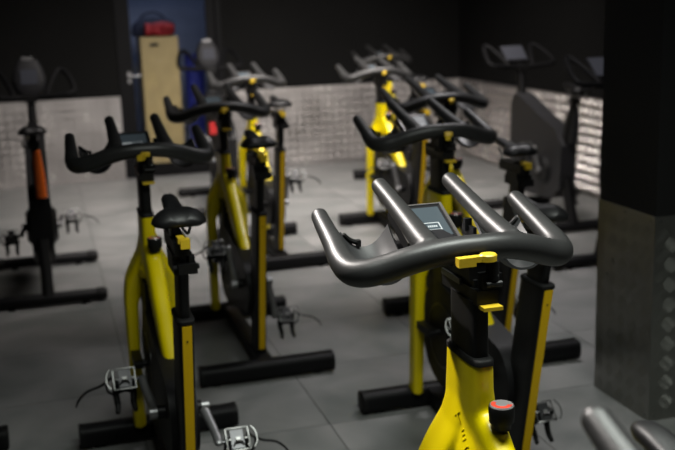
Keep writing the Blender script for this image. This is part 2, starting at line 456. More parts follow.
# things on the cabinet
bm = bmesh.new()
add_zloft(bm, [(0.0, 0, 0, 0.20, 0.08), (0.03, 0, 0, 0.23, 0.095), (0.12, 0.01, 0, 0.22, 0.09), (0.17, 0.01, 0, 0.16, 0.065), (0.19, 0.01, 0, 0.08, 0.03)], 20, 2.5)
t = thing('gym_bag', 'slouched dark navy bag lying on the plywood cabinet', 'bag', (1.18, 10.775, 1.347))
link('body', finish(bm, 'gym_bag_body', 'navy', angle=60), t)
bm = bmesh.new(); add_tube(bm, [(-0.15, 0, 0.12), (-0.10, -0.01, 0.21), (0.0, -0.015, 0.245), (0.10, -0.01, 0.21), (0.15, 0, 0.13)], 0.012, 8)
link('strap', finish(bm, 'gym_bag_strap', 'navy'), t)
bm = bmesh.new()
rings = []
for k in range(9):
    u = k / 8; y = -0.12 + 0.24 * u; w = 0.075 * math.sin(PI * (0.12 + 0.76 * u)) ** 0.5
    rings.append([bm.verts.new((x, y, z + 0.075)) for x, z in sup(0, 0, w * 1.35, w, 14, 2.4)])
ring_faces(bm, rings)
t = thing('boxing_glove', 'red padded glove in front of the navy bag on the plywood cabinet', 'glove', (1.245, 10.555, 1.347), R(-86))
link('mitt', finish(bm, 'glove_mitt', 'redcloth', angle=70), t)
bm = bmesh.new(); add_tube(bm, [(0.07, -0.02, 0.085), (0.12, 0.03, 0.10), (0.11, 0.09, 0.10)], [0.035, 0.036, 0.028], 12)
link('thumb', finish(bm, 'glove_thumb', 'redcloth', angle=70), t)
bm = bmesh.new(); add_tube(bm, [(0, -0.11, 0.075), (0, -0.17, 0.075)], [0.062, 0.066], 14, smooth=False, cap_round=False)
link('cuff', finish(bm, 'glove_cuff', 'redcloth'), t)
bm = bmesh.new()
spiral = []
for k in range(70):
    a = k * 0.30; r = 0.02 + 0.0046 * a
    spiral.append((r * math.cos(a), r * math.sin(a)))
A = [bm.verts.new((x, y, 0)) for x, y in spiral]; B = [bm.verts.new((x, y, 1.15)) for x, y in spiral]
for k in range(69): bm.faces.new((A[k], A[k+1], B[k+1], B[k]))
bmesh.ops.solidify(bm, geom=bm.faces[:], thickness=0.010)
me = finish(bm, 'exercise_mat', 'bluefoam', angle=60)
o = link('exercise_mat', me, None, (1.56, 10.62, 0.0)); o['label'] = 'rolled blue foam mat standing upright beside the plywood cabinet'; o['category'] = 'mat'

# ------------------------------------------------------------------ shared bike parts
MESH = {}
LEAN = 0.24
def poly_hull_cover(c1, r1, c2, r2, n=14):
    (y1, z1), (y2, z2) = c1, c2
    pts = []
    for k in range(n + 1):
        a = PI/2 + PI * k / n; pts.append((y1 + r1 * math.cos(a), z1 + r1 * math.sin(a)))
    for k in range(n + 1):
        a = -PI/2 + PI * k / n; pts.append((y2 + r2 * math.cos(a), z2 + r2 * math.sin(a)))
    return pts

def build_spin_meshes():
    Y = MESH
    # feet
    bm = bmesh.new()
    rings = []
    for x in (-0.285, 0.285):
        rings.append([bm.verts.new((x, y, z)) for y, z in sup(0, 0.049, 0.043, 0.041, 18, 3.4)])
    ring_faces(bm, rings); Y['foot'] = finish(bm, 'foot_bar', 'foot')
    bm = bmesh.new(); rings = []
    for x, s in ((0.0, 1.03), (0.016, 1.03), (0.0185, 0.94)):
        rings.append([bm.verts.new((x, y, z)) for y, z in sup(0, 0.049, 0.043*s, 0.041*s, 18, 3.4)])
    ring_faces(bm, rings); Y['cap'] = finish(bm, 'end_cap', 'rubber')
    bm = bmesh.new(); add_zloft(bm, [(0.0, 0, 0, 0.022, 0.022), (0.012, 0, 0, 0.022, 0.022), (0.02, 0, 0, 0.012, 0.012)], 14, 2)
    Y['leveller'] = finish(bm, 'leveller', 'rubber')
    # base beam
    bm = bmesh.new()
    add_box(bm, (-0.03, -0.02, 0.035), (0.03, 0.93, 0.085)); Y['beam'] = finish(bm, 'base_beam', 'foot', bevel=0.008)
    # seat tube
    def tube_secs(z0, z1, hx, hy, k=6, cy=0.02):
        out = []
        for i in range(k + 1):
            z = z0 + (z1 - z0) * i / k
            out.append((z, 0, cy - LEAN * (z - 0.755), hx, hy))
        return out
    bm = bmesh.new(); add_zloft(bm, tube_secs(0.07, 0.755, 0.0235, 0.078), 24, 5.0); Y['seat_tube'] = finish(bm, 'seat_tube', 'black', angle=40)
    bm = bmesh.new()
    rings = []
    for z, s in ((0.105, 1), (0.748, 1)):
        yb = 0.02 - LEAN * (z - 0.755) - 0.0785
        rings.append([bm.verts.new(v) for v in ((-0.0135, yb - 0.0022, z), (0.0135, yb - 0.0022, z), (0.0135, yb + 0.004, z), (-0.0135, yb + 0.004, z))])
    ring_faces(bm, rings); Y['stripe'] = finish(bm, 'stripe', 'stripe', smooth=False)
    bm = bmesh.new(); z = 0.70; yb = 0.02 - LEAN * (z - 0.755) - 0.0808
    add_cyl(bm, (0, yb + 0.001, z), (0, yb - 0.0012, z), 0.0028, 8); Y['screw'] = finish(bm, 'screw', 'black')
    bm = bmesh.new(); add_zloft(bm, [(0.752, 0, 0.0207, 0.0265, 0.0805), (0.762, 0, 0.0183, 0.0265, 0.0805), (0.766, 0, 0.0174, 0.023, 0.074)], 24, 5.0)
    Y['seat_collar'] = finish(bm, 'seat_collar', 'rubber')
    # seat post: built around z = 0 at the saddle top, lean handled by the location
    bm = bmesh.new(); s = []
    for i in range(6):
        z = -0.42 + 0.345 * i / 5; s.append((z, 0, 0.045 - LEAN * (z + 0.10), 0.0165, 0.056))
    add_zloft(bm, s, 20, 4.0); Y['seat_post'] = finish(bm, 'seat_post', 'black', angle=40)
    bm = bmesh.new()
    add_box(bm, (-0.022, -0.105, -0.125), (0.022, 0.10, -0.085))
    add_box(bm, (-0.027, -0.085, -0.15), (0.027, 0.02, -0.118))
    add_box(bm, (0.018, -0.10, -0.175), (0.034, -0.02, -0.13))
    Y['slider'] = finish(bm, 'seat_slider', 'black', bevel=0.005)
    bm = bmesh.new()
    add_box(bm, (-0.028, -0.05, -0.205), (0.028, 0.08, -0.165)); add_box(bm, (-0.018, -0.075, -0.20), (0.034, -0.045, -0.172))
    add_cyl(bm, (-0.03, -0.05, -0.185), (0.042, -0.05, -0.185), 0.008, 10)
    Y['seat_clamp'] = finish(bm, 'seat_clamp', 'black', bevel=0.004)
    bm = bmesh.new()
    add_box(bm, (-0.006, -0.130, -0.100), (0.020, -0.10, -0.074)); add_box(bm, (-0.012, -0.126, -0.085), (0.008, -0.085, -0.070))
    Y['seat_lever'] = finish(bm, 'seat_lever', 'lever', bevel=0.006)
    # saddle (top at z = 0 nominal)
    bm = bmesh.new(); rings = []
    prof = [(-0.126, 0.040, -0.026, 0.016), (-0.118, 0.060, -0.016, 0.034), (-0.100, 0.073, -0.004, 0.046), (-0.072, 0.076, 0.000, 0.050), (-0.045, 0.064, -0.003, 0.048),
            (-0.02, 0.043, -0.008, 0.043), (0.01, 0.030, -0.008, 0.038), (0.05, 0.025, -0.003, 0.035), (0.09, 0.024, 0.003, 0.034), (0.122, 0.021, 0.003, 0.032), (0.140, 0.014, -0.004, 0.022), (0.146, 0.005, -0.012, 0.010)]
    nn = 22
    for y, w, top, th in prof:
        ring = []
        for k in range(nn):
            a = 2 * PI * k / nn; c, s_ = math.cos(a), math.sin(a)
            x = w * math.copysign(abs(c) ** 0.85, c)
            z = top - th/2 + th/2 * math.copysign(abs(s_) ** 0.8, s_)
            if s_ > 0:
                z -= 0.012 * math.exp(-(x / 0.014) ** 2) * max(0, min(1, (0.06 - y) / 0.1))   # centre groove
                z -= 0.016 * (abs(x) / 0.074) ** 2.5
            else:
                z -= 0.012 * (abs(x) / 0.074) ** 2
            ring.append(bm.verts.new((x, y, z)))
        rings.append(ring)
    ring_faces(bm, rings)
    bmesh.ops.subdivide_edges(bm, edges=bm.edges[:], cuts=1, use_grid_fill=True, smooth=0.6)
    Y['saddle'] = finish(bm, 'saddle', 'saddle', angle=80)
    for s_ in (1, -1):
        bm = bmesh.new(); add_tube(bm, [(s_*0.03, -0.10, -0.045), (s_*0.024, -0.07, -0.078), (s_*0.022, 0.03, -0.080), (s_*0.012, 0.11, -0.038)], 0.0045, 8)
        Y['rail%d' % s_] = finish(bm, 'saddle_rail', 'alloy')
    # frame: neck, fork legs, down tube
    bm = bmesh.new()
    add_zloft(bm, [(0.918, -0.008, 0.794, 0.0245, 0.080), (0.86, -0.007, 0.797, 0.026, 0.082), (0.81, -0.004, 0.80, 0.030, 0.084), (0.765, 0, 0.795, 0.036, 0.092), (0.72, 0, 0.79, 0.046, 0.095), (0.69, 0, 0.80, 0.05, 0.08)], 28, 4.2)
    for s_ in (1, -1):
        add_path_loft(bm, [((s_*0.012, 0.815, 0.82), 0.022, 0.05), ((s_*0.022, 0.825, 0.765), 0.024, 0.052), ((s_*0.042, 0.838, 0.71), 0.030, 0.054), ((s_*0.056, 0.848, 0.665), 0.038, 0.050), ((s_*0.069, 0.855, 0.615), 0.032, 0.046), ((s_*0.0775, 0.859, 0.57), 0.025, 0.043),
                           ((s_*0.079, 0.868, 0.45), 0.0225, 0.040), ((s_*0.078, 0.882, 0.25), 0.0225, 0.038), ((s_*0.077, 0.90, 0.075), 0.0225, 0.037)], 18, 4)
    add_path_loft(bm, [((0, 0.80, 0.80), 0.030, 0.05), ((0, 0.72, 0.755), 0.033, 0.060), ((0, 0.63, 0.685), 0.032, 0.056), ((0, 0.52, 0.59), 0.030, 0.048), ((0, 0.40, 0.49), 0.029, 0.042), ((0, 0.29, 0.40), 0.027, 0.039), ((0, 0.22, 0.345), 0.027, 0.037)], 20, 3.0)
    add_zloft(bm, [(0.70, 0, 0.672, 0.016, 0.016), (0.795, 0.004, 0.668, 0.014, 0.014)], 14, 2)
    Y['frame'] = remeshed(bm, 'frame', 'yellow', 0.0055, 4)
    # lettering along the left flank of the down tube
    fc = bpy.data.curves.new('lettering', 'FONT'); fc.body = '\n'.join('TECHNOGYM'); fc.size = 0.033; fc.extrude = 0.004; fc.space_line = 1.1; fc.align_x = 'CENTER'; fc.resolution_u = 3
    fo = bpy.data.objects.new('lettering_raw', fc); C.objects.link(fo)
    dg = bpy.context.evaluated_depsgraph_get(); me = bpy.data.meshes.new_from_object(fo.evaluated_get(dg)); bpy.data.objects.remove(fo)
    me.name = 'lettering'; me.materials.clear(); me.materials.append(M['yellow'])
    d = Vector((0.05, -0.64, -0.77)).normalized(); n = Vector((-0.82, -0.46, 0.32)); n = (n - d * n.dot(d)).normalized(); u = -d; rt = u.cross(n); org = Vector((-0.03, 0.79, 0.775)) + rt * 0.004 + d * 0.010
    from mathutils.bvhtree import BVHTree
    fm = Y['frame']; bvh = BVHTree.FromPolygons([v.co.copy() for v in fm.vertices], [tuple(p.vertices) for p in fm.polygons])
    for v in me.vertices:
        q = org + rt * v.co.x + u * v.co.y
        hit = bvh.ray_cast(q + n * 0.12, -n)[0] or q
        v.co = hit + n * (0.0018 if v.co.z > 0 else -0.002)
    Y['lettering'] = me
    # neck collar and handlebar post
    bm = bmesh.new(); add_zloft(bm, [(0.912, -0.008, 0.794, 0.0256, 0.0812), (0.921, -0.008, 0.794, 0.0256, 0.0812), (0.925, -0.008, 0.794, 0.0225, 0.077)], 28, 4.2)
    Y['neck_collar'] = finish(bm, 'neck_collar', 'rubber', angle=50)
    bm = bmesh.new(); add_zloft(bm, [(0.80, -0.007, 0.797, 0.0195, 0.064), (1.04, -0.007, 0.797, 0.0195, 0.064)], 24, 4.5)
    Y['bar_post'] = finish(bm, 'handlebar_post', 'black', angle=40)
    bm = bmesh.new()
    add_box(bm, (-0.023, 0.722, 1.036), (0.023, 0.90, 1.066)); add_box(bm, (-0.019, 0.745, 1.062), (0.019, 0.91, 1.082))
    Y['carriage'] = finish(bm, 'bar_carriage', 'black', bevel=0.005)
    bm = bmesh.new(); add_box(bm, (-0.0265, 0.80, 1.060), (-0.0215, 0.895, 1.072)); Y['rail_strip'] = finish(bm, 'rail_strip', 'steel', bevel=0.002)
    bm = bmesh.new(); add_box(bm, (-0.018, 0.700, 1.030), (0.022, 0.728, 1.0375)); Y['tab'] = finish(bm, 'clamp_tab', 'lever', bevel=0.003)
    bm = bmesh.new()
    add_box(bm, (-0.026, 0.752, 1.080), (0.026, 0.835, 1.12)); add_box(bm, (-0.012, 0.722, 1.068), (0.030, 0.745, 1.098))
    add_cyl(bm, (0.012, 0.727, 1.085), (0.012, 0.727, 1.123), 0.013, 16); add_cyl(bm, (-0.005, 0.72, 1.078), (0.028, 0.72, 1.078), 0.006, 10)
    Y['clamp'] = finish(bm, 'bar_clamp', 'black', bevel=0.004)
    bm = bmesh.new(); add_cyl(bm, (0.012, 0.7195, 1.0955), (0.02, 0.7195, 1.0955), 0.004, 8); Y['pin'] = finish(bm, 'clamp_pin', 'steel')
    bm = bmesh.new()
    add_zloft(bm, [(-0.006, 0, 0, 0.0175, 0.0165), (0.0055, 0, 0, 0.0175, 0.0165), (0.008, 0, 0, 0.015, 0.014)], 20, 2)
    add_box(bm, (-0.064, -0.009, -0.013), (-0.028, 0.009, 0.005)); add_box(bm, (-0.05, -0.008, -0.006), (-0.006, 0.008, 0.0055))
    Y['lever'] = finish(bm, 'lock_lever', 'lever', bevel=0.004)
    # handlebar
    bm = bmesh.new()
    half = [(0.0, 0.772, 1.141, 0.0265), (0.06, 0.778, 1.138, 0.027), (0.12, 0.796, 1.124, 0.0285), (0.170, 0.817, 1.106, 0.0292), (0.208, 0.834, 1.095, 0.0292), (0.232, 0.862, 1.093, 0.0285), (0.2405, 0.905, 1.104, 0.0265), (0.2385, 0.97, 1.127, 0.0232), (0.2375, 1.04, 1.150, 0.0205), (0.236, 1.088, 1.166, 0.0188)]
    P = [(-x, y, z) for x, y, z, r in half[::-1]] + [(x, y, z) for x, y, z, r in half[1:]]
    rr = [r for *_, r in half[::-1]] + [r for *_, r in half[1:]]
    add_tube(bm, P, rr, 18, 5)
    for s_ in (1, -1):
        add_tube(bm, [(s_*0.089, 0.80, 1.140), (s_*0.088, 0.84, 1.147), (s_*0.086, 0.92, 1.166), (s_*0.085, 1.02, 1.192), (s_*0.0853, 1.118, 1.216)], [0.026, 0.0255, 0.0232, 0.0205, 0.0188], 18, 5)
    Y['handlebar'] = remeshed(bm, 'handlebar', 'grip', 0.0042, 3)
    # trays between the prongs
    for s_ in (1, -1):
        bm = bmesh.new(); grid = []
        nx, ny = 12, 8
        for i in range(nx + 1):
            u = i / nx; x = 0.208 - 0.106 * u
            row = []
            for j in range(ny + 1):
                v = j / ny; y = 0.872 + 0.145 * v
                q = abs(2 * u - 1)
                z = 1.047 + 0.038 * q ** 2.4 + (0.052 + 0.004 * q + 0.008 * u) * v ** 2.0 + 0.012 * (1 - v) ** 3
                row.append(bm.verts.new((s_ * x, y, z)))
            grid.append(row)
        for i in range(nx):
            for j in range(ny):
                bm.faces.new((grid[i][j], grid[i+1][j], grid[i+1][j+1], grid[i][j+1]))
        bmesh.ops.recalc_face_normals(bm, faces=bm.faces)
        bmesh.ops.solidify(bm, geom=bm.faces[:], thickness=0.005)
        Y['tray%d' % s_] = finish(bm, 'bar_tray', 'tray', angle=50)
        bm = bmesh.new(); add_tube(bm, [(s_*0.204, 1.012, 1.135), (s_*0.190, 1.014, 1.122), (s_*0.168, 1.015, 1.112)], 0.0055, 8)
        add_box(bm, (min(s_*0.166, s_*0.174), 1.008, 1.106), (max(s_*0.166, s_*0.174), 1.022, 1.120))
        Y['clip%d' % s_] = finish(bm, 'tray_clip', 'rubber')
    # console, built flat then tilted 25 deg; local origin at its centre
    bm = bmesh.new(); add_box(bm, (-0.056, -0.060, -0.026), (0.056, 0.060, 0.0)); Y['console'] = finish(bm, 'console', 'bezel', bevel=0.005)
    bm = bmesh.new()
    for lo, hi in (((-0.056, -0.060, 0), (-0.0525, 0.060, 0.0022)), ((0.0505, -0.060, 0), (0.056, 0.060, 0.003)), ((-0.0525, 0.0565, 0), (0.0525, 0.060, 0.0022)), ((-0.0525, -0.060, 0), (0.0525, -0.0565, 0.0022))):
        add_box(bm, lo, hi)
    Y['con_rim'] = finish(bm, 'console_rim', 'rim', smooth=False)
    Y['screen'] = box_mesh('screen', (-0.044, -0.046, 0), (0.044, 0.047, 0.0014), 'lcd')
    bm = bmesh.new()
    add_box(bm, (-0.030, -0.018, 0.0014), (0.003, 0.006, 0.0019))
    for lo, hi in (((0.003, 0.004, 0.0014), (0.037, 0.006, 0.0019)), ((0.003, -0.018, 0.0014), (0.037, -0.016, 0.0019)), ((0.035, -0.016, 0.0014), (0.037, 0.004, 0.0019))): add_box(bm, lo, hi)
    for k in range(5): add_box(bm, (0.010 + k * 0.0042, -0.009, 0.0016), (0.0126 + k * 0.0042, -0.0035, 0.002))
    add_box(bm, (-0.014, -0.024, 0.0014), (0.020, -0.0215, 0.0017))
    Y['readout'] = finish(bm, 'screen_readout', 'lcdbox', smooth=False)
    bm = bmesh.new(); add_box(bm, (-0.02, 0.835, 1.10), (0.02, 1.02, 1.128)); Y['con_arm'] = finish(bm, 'console_arm', 'bezel', bevel=0.005)
    bm = bmesh.new(); add_box(bm, (0.062, 0.93, 1.118), (0.070, 0.99, 1.142)); add_box(bm, (0.056, 0.96, 1.13), (0.072, 0.972, 1.156)); Y['holder'] = finish(bm, 'sensor_clip', 'bezel', bevel=0.002)
    # drive
    bm = bmesh.new(); add_prism_x(bm, poly_hull_cover((0.25, 0.365), 0.125, (0.70, 0.37), 0.205), -0.044, 0.044); Y['cover'] = finish(bm, 'drive_cover', 'cover', bevel=0.012)
    bm = bmesh.new()
    n = 40
    rings = []
    for x, r in ((-0.017, 0.19), (-0.017, 0.222), (-0.013, 0.228), (0.013, 0.228), (0.017, 0.222), (0.017, 0.19)):
        rings.append([bm.verts.new((x, 0.72 + r * math.cos(2*PI*k/n), 0.38 + r * math.sin(2*PI*k/n))) for k in range(n)])
    ring_faces(bm, rings); Y['flywheel'] = finish(bm, 'flywheel', 'fly')
    bm = bmesh.new(); add_cyl(bm, (-0.09, 0.72, 0.38), (0.09, 0.72, 0.38), 0.012, 14); add_box(bm, (-0.094, 0.71, 0.365), (-0.062, 0.90, 0.395)); add_box(bm, (0.062, 0.71, 0.365), (0.094, 0.90, 0.395))
    Y['axle'] = finish(bm, 'flywheel_axle', 'black', bevel=0.003)
    bm = bmesh.new(); add_box(bm, (-0.040, 0.70, 0.52), (0.040, 0.865, 0.68)); Y['brake'] = finish(bm, 'brake_housing', 'black', bevel=0.012)
    # cover badge ring
    bm = bmesh.new(); rings = []
    for x, r in ((-0.0450, 0.12), (-0.0465, 0.12), (-0.0465, 0.128), (-0.0450, 0.128)):
        rings.append([bm.verts.new((x, 0.70 + r * math.cos(2*PI*k/36), 0.37 + r * math.sin(2*PI*k/36))) for k in range(36)])
    rings.append(rings[0]); ring_faces(bm, rings, cap=False); Y['ring'] = finish(bm, 'cover_ring', 'fly')
    bm = bmesh.new(); add_cyl(bm, (-0.07, 0, 0), (0.07, 0, 0), 0.022, 18); Y['bb'] = finish(bm, 'crank_axle', 'black')
    for s_ in (1, -1):
        bm = bmesh.new()
        add_tube(bm, [(s_*0.074, 0, 0), (s_*0.082, 0.05, 0), (s_*0.092, 0.12, 0), (s_*0.096, 0.17, 0)], [0.019, 0.016, 0.014, 0.015], 12, 4, ratio=0.62)
        add_cyl(bm, (s_*0.06, 0, 0), (s_*0.094, 0, 0), 0.020, 16)
        Y['crank%d' % s_] = finish(bm, 'crank_arm', 'alloy', angle=50)
        # pedal, origin at the spindle end
        bm = bmesh.new(); add_cyl(bm, (0, 0, 0), (s_*0.095, 0, 0), 0.0065, 10); add_cyl(bm, (s_*0.018, 0, 0), (s_*0.09, 0, 0), 0.012, 12)
        add_box(bm, (min(s_*0.035, s_*0.075), -0.030, -0.012), (max(s_*0.035, s_*0.075), 0.030, 0.014))
        Y['pedal%d' % s_] = finish(bm, 'pedal', 'fly', bevel=0.002)
        bm = bmesh.new()
        x0, x1 = sorted((s_*0.022, s_*0.092))
        for y in (-0.036, 0.036): add_tube(bm, [(x0, y, 0.012), (x1, y, 0.012)], 0.0028, 6, smooth=False)
        for xx in (x0, x1):
            add_tube(bm, [(xx, -0.036, 0.012), (xx, 0.036, 0.012), (xx, 0.02, -0.012), (xx, -0.02, -0.012), (xx, -0.036, 0.012)], 0.0028, 6, smooth=False)
        add_tube(bm, [(x0, 0.0, 0.012), (x0 + 0.014, 0.0, 0.014)], 0.003, 6, smooth=False); add_tube(bm, [(x1, 0.0, 0.012), (x1 - 0.014, 0.0, 0.014)], 0.003, 6, smooth=False)
        xm = (x0 + x1) / 2
        add_tube(bm, [(xm - 0.016, -0.022, 0.014), (xm - 0.010, -0.012, 0.022), (xm + 0.010, -0.012, 0.022), (xm + 0.016, -0.022, 0.014)], 0.003, 6, smooth=False)
        add_box(bm, (xm - 0.007, -0.006, 0.016), (xm + 0.007, 0.003, 0.022))
        xo = s_ * 0.100
        add_tube(bm, [(xo, 0.034, 0.022), (xo + s_*0.012, 0.015, 0.022), (xo + s_*0.014, -0.015, 0.020), (xo + s_*0.002, -0.036, 0.018)], 0.003, 6)
        Y['cage%d' % s_] = finish(bm, 'pedal_cage', 'steel', angle=50)
        bm = bmesh.new()
        for xx, dx in ((x0, 0.006), (x1, -0.006)):
            add_tube(bm, [(xx + dx, 0.02, -0.012), (xx + dx, 0.03, -0.05), (xx + dx * 1.5, 0.01, -0.085), (xx + dx, -0.01, -0.105)], [0.010, 0.011, 0.010, 0.008], 8)
        add_tube(bm, [(x0 + 0.006, 0.03, -0.045), ((x0 + x1)/2, 0.04, -0.042), (x1 - 0.006, 0.03, -0.045)], 0.014, 8)
        add_tube(bm, [(x0 + 0.01, 0.005, -0.015), ((x0 + x1)/2, 0.0, -0.028), (x1 - 0.01, 0.005, -0.015)], 0.011, 8)
        Y['toe%d' % s_] = finish(bm, 'toe_cage', 'rubber', angle=60)
        bm = bmesh.new()
        xo = s_ * 0.094
        add_tube(bm, [(xo, 0.0, 0.012), (xo + s_*0.022, 0.0, 0.0), (xo + s_*0.045, 0.0, -0.012), (xo + s_*0.085, -0.005, -0.022), (xo + s_*0.112, -0.01, -0.045), (xo + s_*0.122, -0.012, -0.065)], [0.006, 0.008, 0.008, 0.008, 0.0075, 0.005], 8, ratio=0.45)
        add_tube(bm, [(xo, 0.01, 0.016), (xo + s_*0.020, 0.012, -0.006), (xo + s_*0.018, 0.014, -0.036), (xo, 0.012, -0.05)], 0.007, 8, ratio=0.45)
        Y['strap%d' % s_] = finish(bm, 'pedal_strap', 'rubber', angle=60)
    # resistance knob on the frame boss
    bm = bmesh.new(); add_zloft(bm, [(0.79, 0, 0.672, 0.018, 0.018), (0.80, 0, 0.672, 0.019, 0.019), (0.805, 0, 0.672, 0.0245, 0.0245), (0.832, 0, 0.672, 0.026, 0.026), (0.838, 0, 0.672, 0.025, 0.025)], 24, 2)
    Y['knob'] = finish(bm, 'resistance_knob', 'rubber', angle=50)
    bm = bmesh.new(); add_zloft(bm, [(0.8375, 0, 0.672, 0.024, 0.024), (0.8405, 0, 0.672, 0.0225, 0.0225)], 24, 2); Y['knob_cap'] = finish(bm, 'knob_cap', 'chrome', angle=50)
    bm = bmesh.new()
    n = 20; a0, a1 = R(120), R(330)
    ri, ro = [], []
    for k in range(n + 1):
        a = a0 + (a1 - a0) * k / n
        ri.append((0.012 * math.cos(a), 0.672 + 0.012 * math.sin(a))); ro.append((0.021 * math.cos(a), 0.672 + 0.021 * math.sin(a)))
    loop = ri + ro[::-1]
    vb = [bm.verts.new((x, y, 0.8403)) for x, y in loop]; vt = [bm.verts.new((x, y, 0.8412)) for x, y in loop]
    m_ = len(loop)
    for i in range(n):
        bm.faces.new((vt[i], vt[i+1], vt[m_-2-i], vt[m_-1-i]))
    for i in range(m_):
        j = (i + 1) % m_; bm.faces.new((vb[i], vb[j], vt[j], vt[i]))
    Y['knob_arc'] = finish(bm, 'knob_arc', 'knobred', smooth=False)
build_spin_meshes()

def spin_bike(label, x, y, rz=0.0, crank=90.0, saddle=1.03, bar=0.0, straps=(-1, 1), lever=66.0):
    Y = MESH
    b = thing('spin_bike', label, 'exercise bike', (x, y, 0), R(rz), 'yellow and black spin bikes standing in rows')
    for yy, nm in ((0.0, 'rear_foot'), (0.93, 'front_foot')):
        f = link(nm, Y['foot'], b, (0, yy, 0))
        link('end_cap', Y['cap'], f, (0.285, 0, 0)); link('end_cap', Y['cap'], f, (-0.285, 0, 0), (0, 0, PI)) 
        for xx in (-0.23, 0.23): link('leveller', Y['leveller'], f, (xx, 0, 0))
    link('base_beam', Y['beam'], b)
    st = link('seat_tube', Y['seat_tube'], b)
    s = link('stripe', Y['stripe'], st); s['label'] = 'yellow stripe down the back of the seat tube'
    link('screw', Y['screw'], st); link('collar', Y['seat_collar'], st)
    # post slides along the leaning tube axis
    pz = saddle; py = 0.02 - LEAN * (pz - 0.10 - 0.755) - 0.045
    link('seat_post', Y['seat_post'], b, (0, py, pz)); sl = link('seat_slider', Y['slider'], b, (-0.004, py + 0.09, pz + 0.01))
    lv = link('seat_lever', Y['seat_lever'], sl); lv['label'] = 'yellow lever behind the saddle'
    link('seat_clamp', Y['seat_clamp'], b, (0, py + 0.05, pz + 0.035))
    sa = link('saddle', Y['saddle'], b, (0, py + 0.12, pz + 0.012))
    for s_ in (1, -1): link('saddle_rail', Y['rail%d' % s_], sa)
    fr = link('frame', Y['frame'], b); fr['label'] = 'glossy yellow frame with neck and two fork legs'
    lt = link('lettering', Y['lettering'], fr)
    link('neck_collar', Y['neck_collar'], b)
    link('resistance_knob', Y['knob'], b, (0.004, -0.004, 0.010))
    kc = link('knob_cap', Y['knob_cap'], b, (0.004, -0.004, 0.010)); link('knob_arc', Y['knob_arc'], kc)
    L = (0, 0, bar)
    link('handlebar_post', Y['bar_post'], b, L)
    ca = link('bar_carriage', Y['carriage'], b, L); link('rail_strip', Y['rail_strip'], ca); link('clamp_tab', Y['tab'], ca)
    cp = link('bar_clamp', Y['clamp'], b, L); link('clamp_pin', Y['pin'], cp)
    lk = link('lock_lever', Y['lever'], b, (0.0, 0.722, 1.132 + bar), (0, 0, R(lever))); lk['label'] = 'yellow lock lever under the handlebar'
    link('handlebar', Y['handlebar'], b, L)
    for s_ in (1, -1):
        tr = link('bar_tray', Y['tray%d' % s_], b, L); link('tray_clip', Y['clip%d' % s_], tr)
    cs = link('console', Y['console'], b, (-0.008, 1.036, 1.139 + bar), (R(25), 0, 0)); cs.scale = (1.12, 1.12, 1)
    link('console_rim', Y['con_rim'], cs); link('screen', Y['screen'], cs); link('screen_readout', Y['readout'], cs, (-0.009, -0.010, 0))
    link('console_arm', Y['con_arm'], b, L); link('sensor_clip', Y['holder'], b, L)
    link('drive_cover', Y['cover'], b); link('flywheel', Y['flywheel'], b); link('flywheel_axle', Y['axle'], b); link('cover_ring', Y['ring'], b); link('brake_housing', Y['brake'], b)
    link('crank_axle', Y['bb'], b, (0, 0.26, 0.375))
    a = R(crank)
    for s_, aa in ((-1, a), (1, a + PI)):
        link('crank_arm', Y['crank%d' % s_], b, (0, 0.26, 0.375), (aa, 0, 0))
        pe = link('pedal', Y['pedal%d' % s_], b, (s_ * 0.096, 0.26 + 0.17 * math.cos(aa), 0.375 + 0.17 * math.sin(aa)), (R(46), 0, 0))
        link('pedal_cage', Y['cage%d' % s_], pe); link('toe_cage', Y['toe%d' % s_], pe, (0, 0, 0), (R(-46), 0, 0))
        if s_ in straps: link('pedal_strap', Y['strap%d' % s_], pe, (0, 0, 0), (R(-46), 0, 0))
    return b

spin_bike('nearest spin bike, its sharp grey handlebar and lit console filling the foreground', 0.7985, 1.0022, crank=80, saddle=1.0, lever=0.0)
spin_bike('spin bike at the lower right corner, only a blurred grip tip showing', 0.805, -0.146, crank=60, saddle=1.0, bar=-0.014)
spin_bike('left front spin bike with black saddle and silver pedals turned level', 0.3331, 2.7661, rz=0.5, crank=22, saddle=1.075)
spin_bike('spin bike at the lower left edge, only its foot end showing', -0.54, 2.854, crank=70, saddle=1.02)
spin_bike('spin bike directly behind the sharp foreground handlebar, yellow striped tube beside the column', 1.425, 2.6985, crank=88, saddle=0.998, bar=0.004, straps=())
spin_bike('spin bike behind the left front one, saddle and tube left of centre', 0.8547, 4.1517, crank=82, saddle=1.08)
spin_bike('spin bike whose dark saddle and yellow seat lever show just left of the column', 1.9411, 3.8904, crank=80, saddle=1.0, bar=0.004)
spin_bike('back spin bike left of centre, slim striped tube against the metal wall', 1.3765, 5.9656, crank=-88, saddle=1.06, bar=0.0)
spin_bike('back spin bike right of centre, bright yellow neck and leg against the metal wall', 2.3496, 6.078, crank=75, saddle=1.0)
spin_bike('rearmost spin bike near the room corner, only its small yellow neck visible', 3.05, 7.95, crank=75, saddle=1.0)

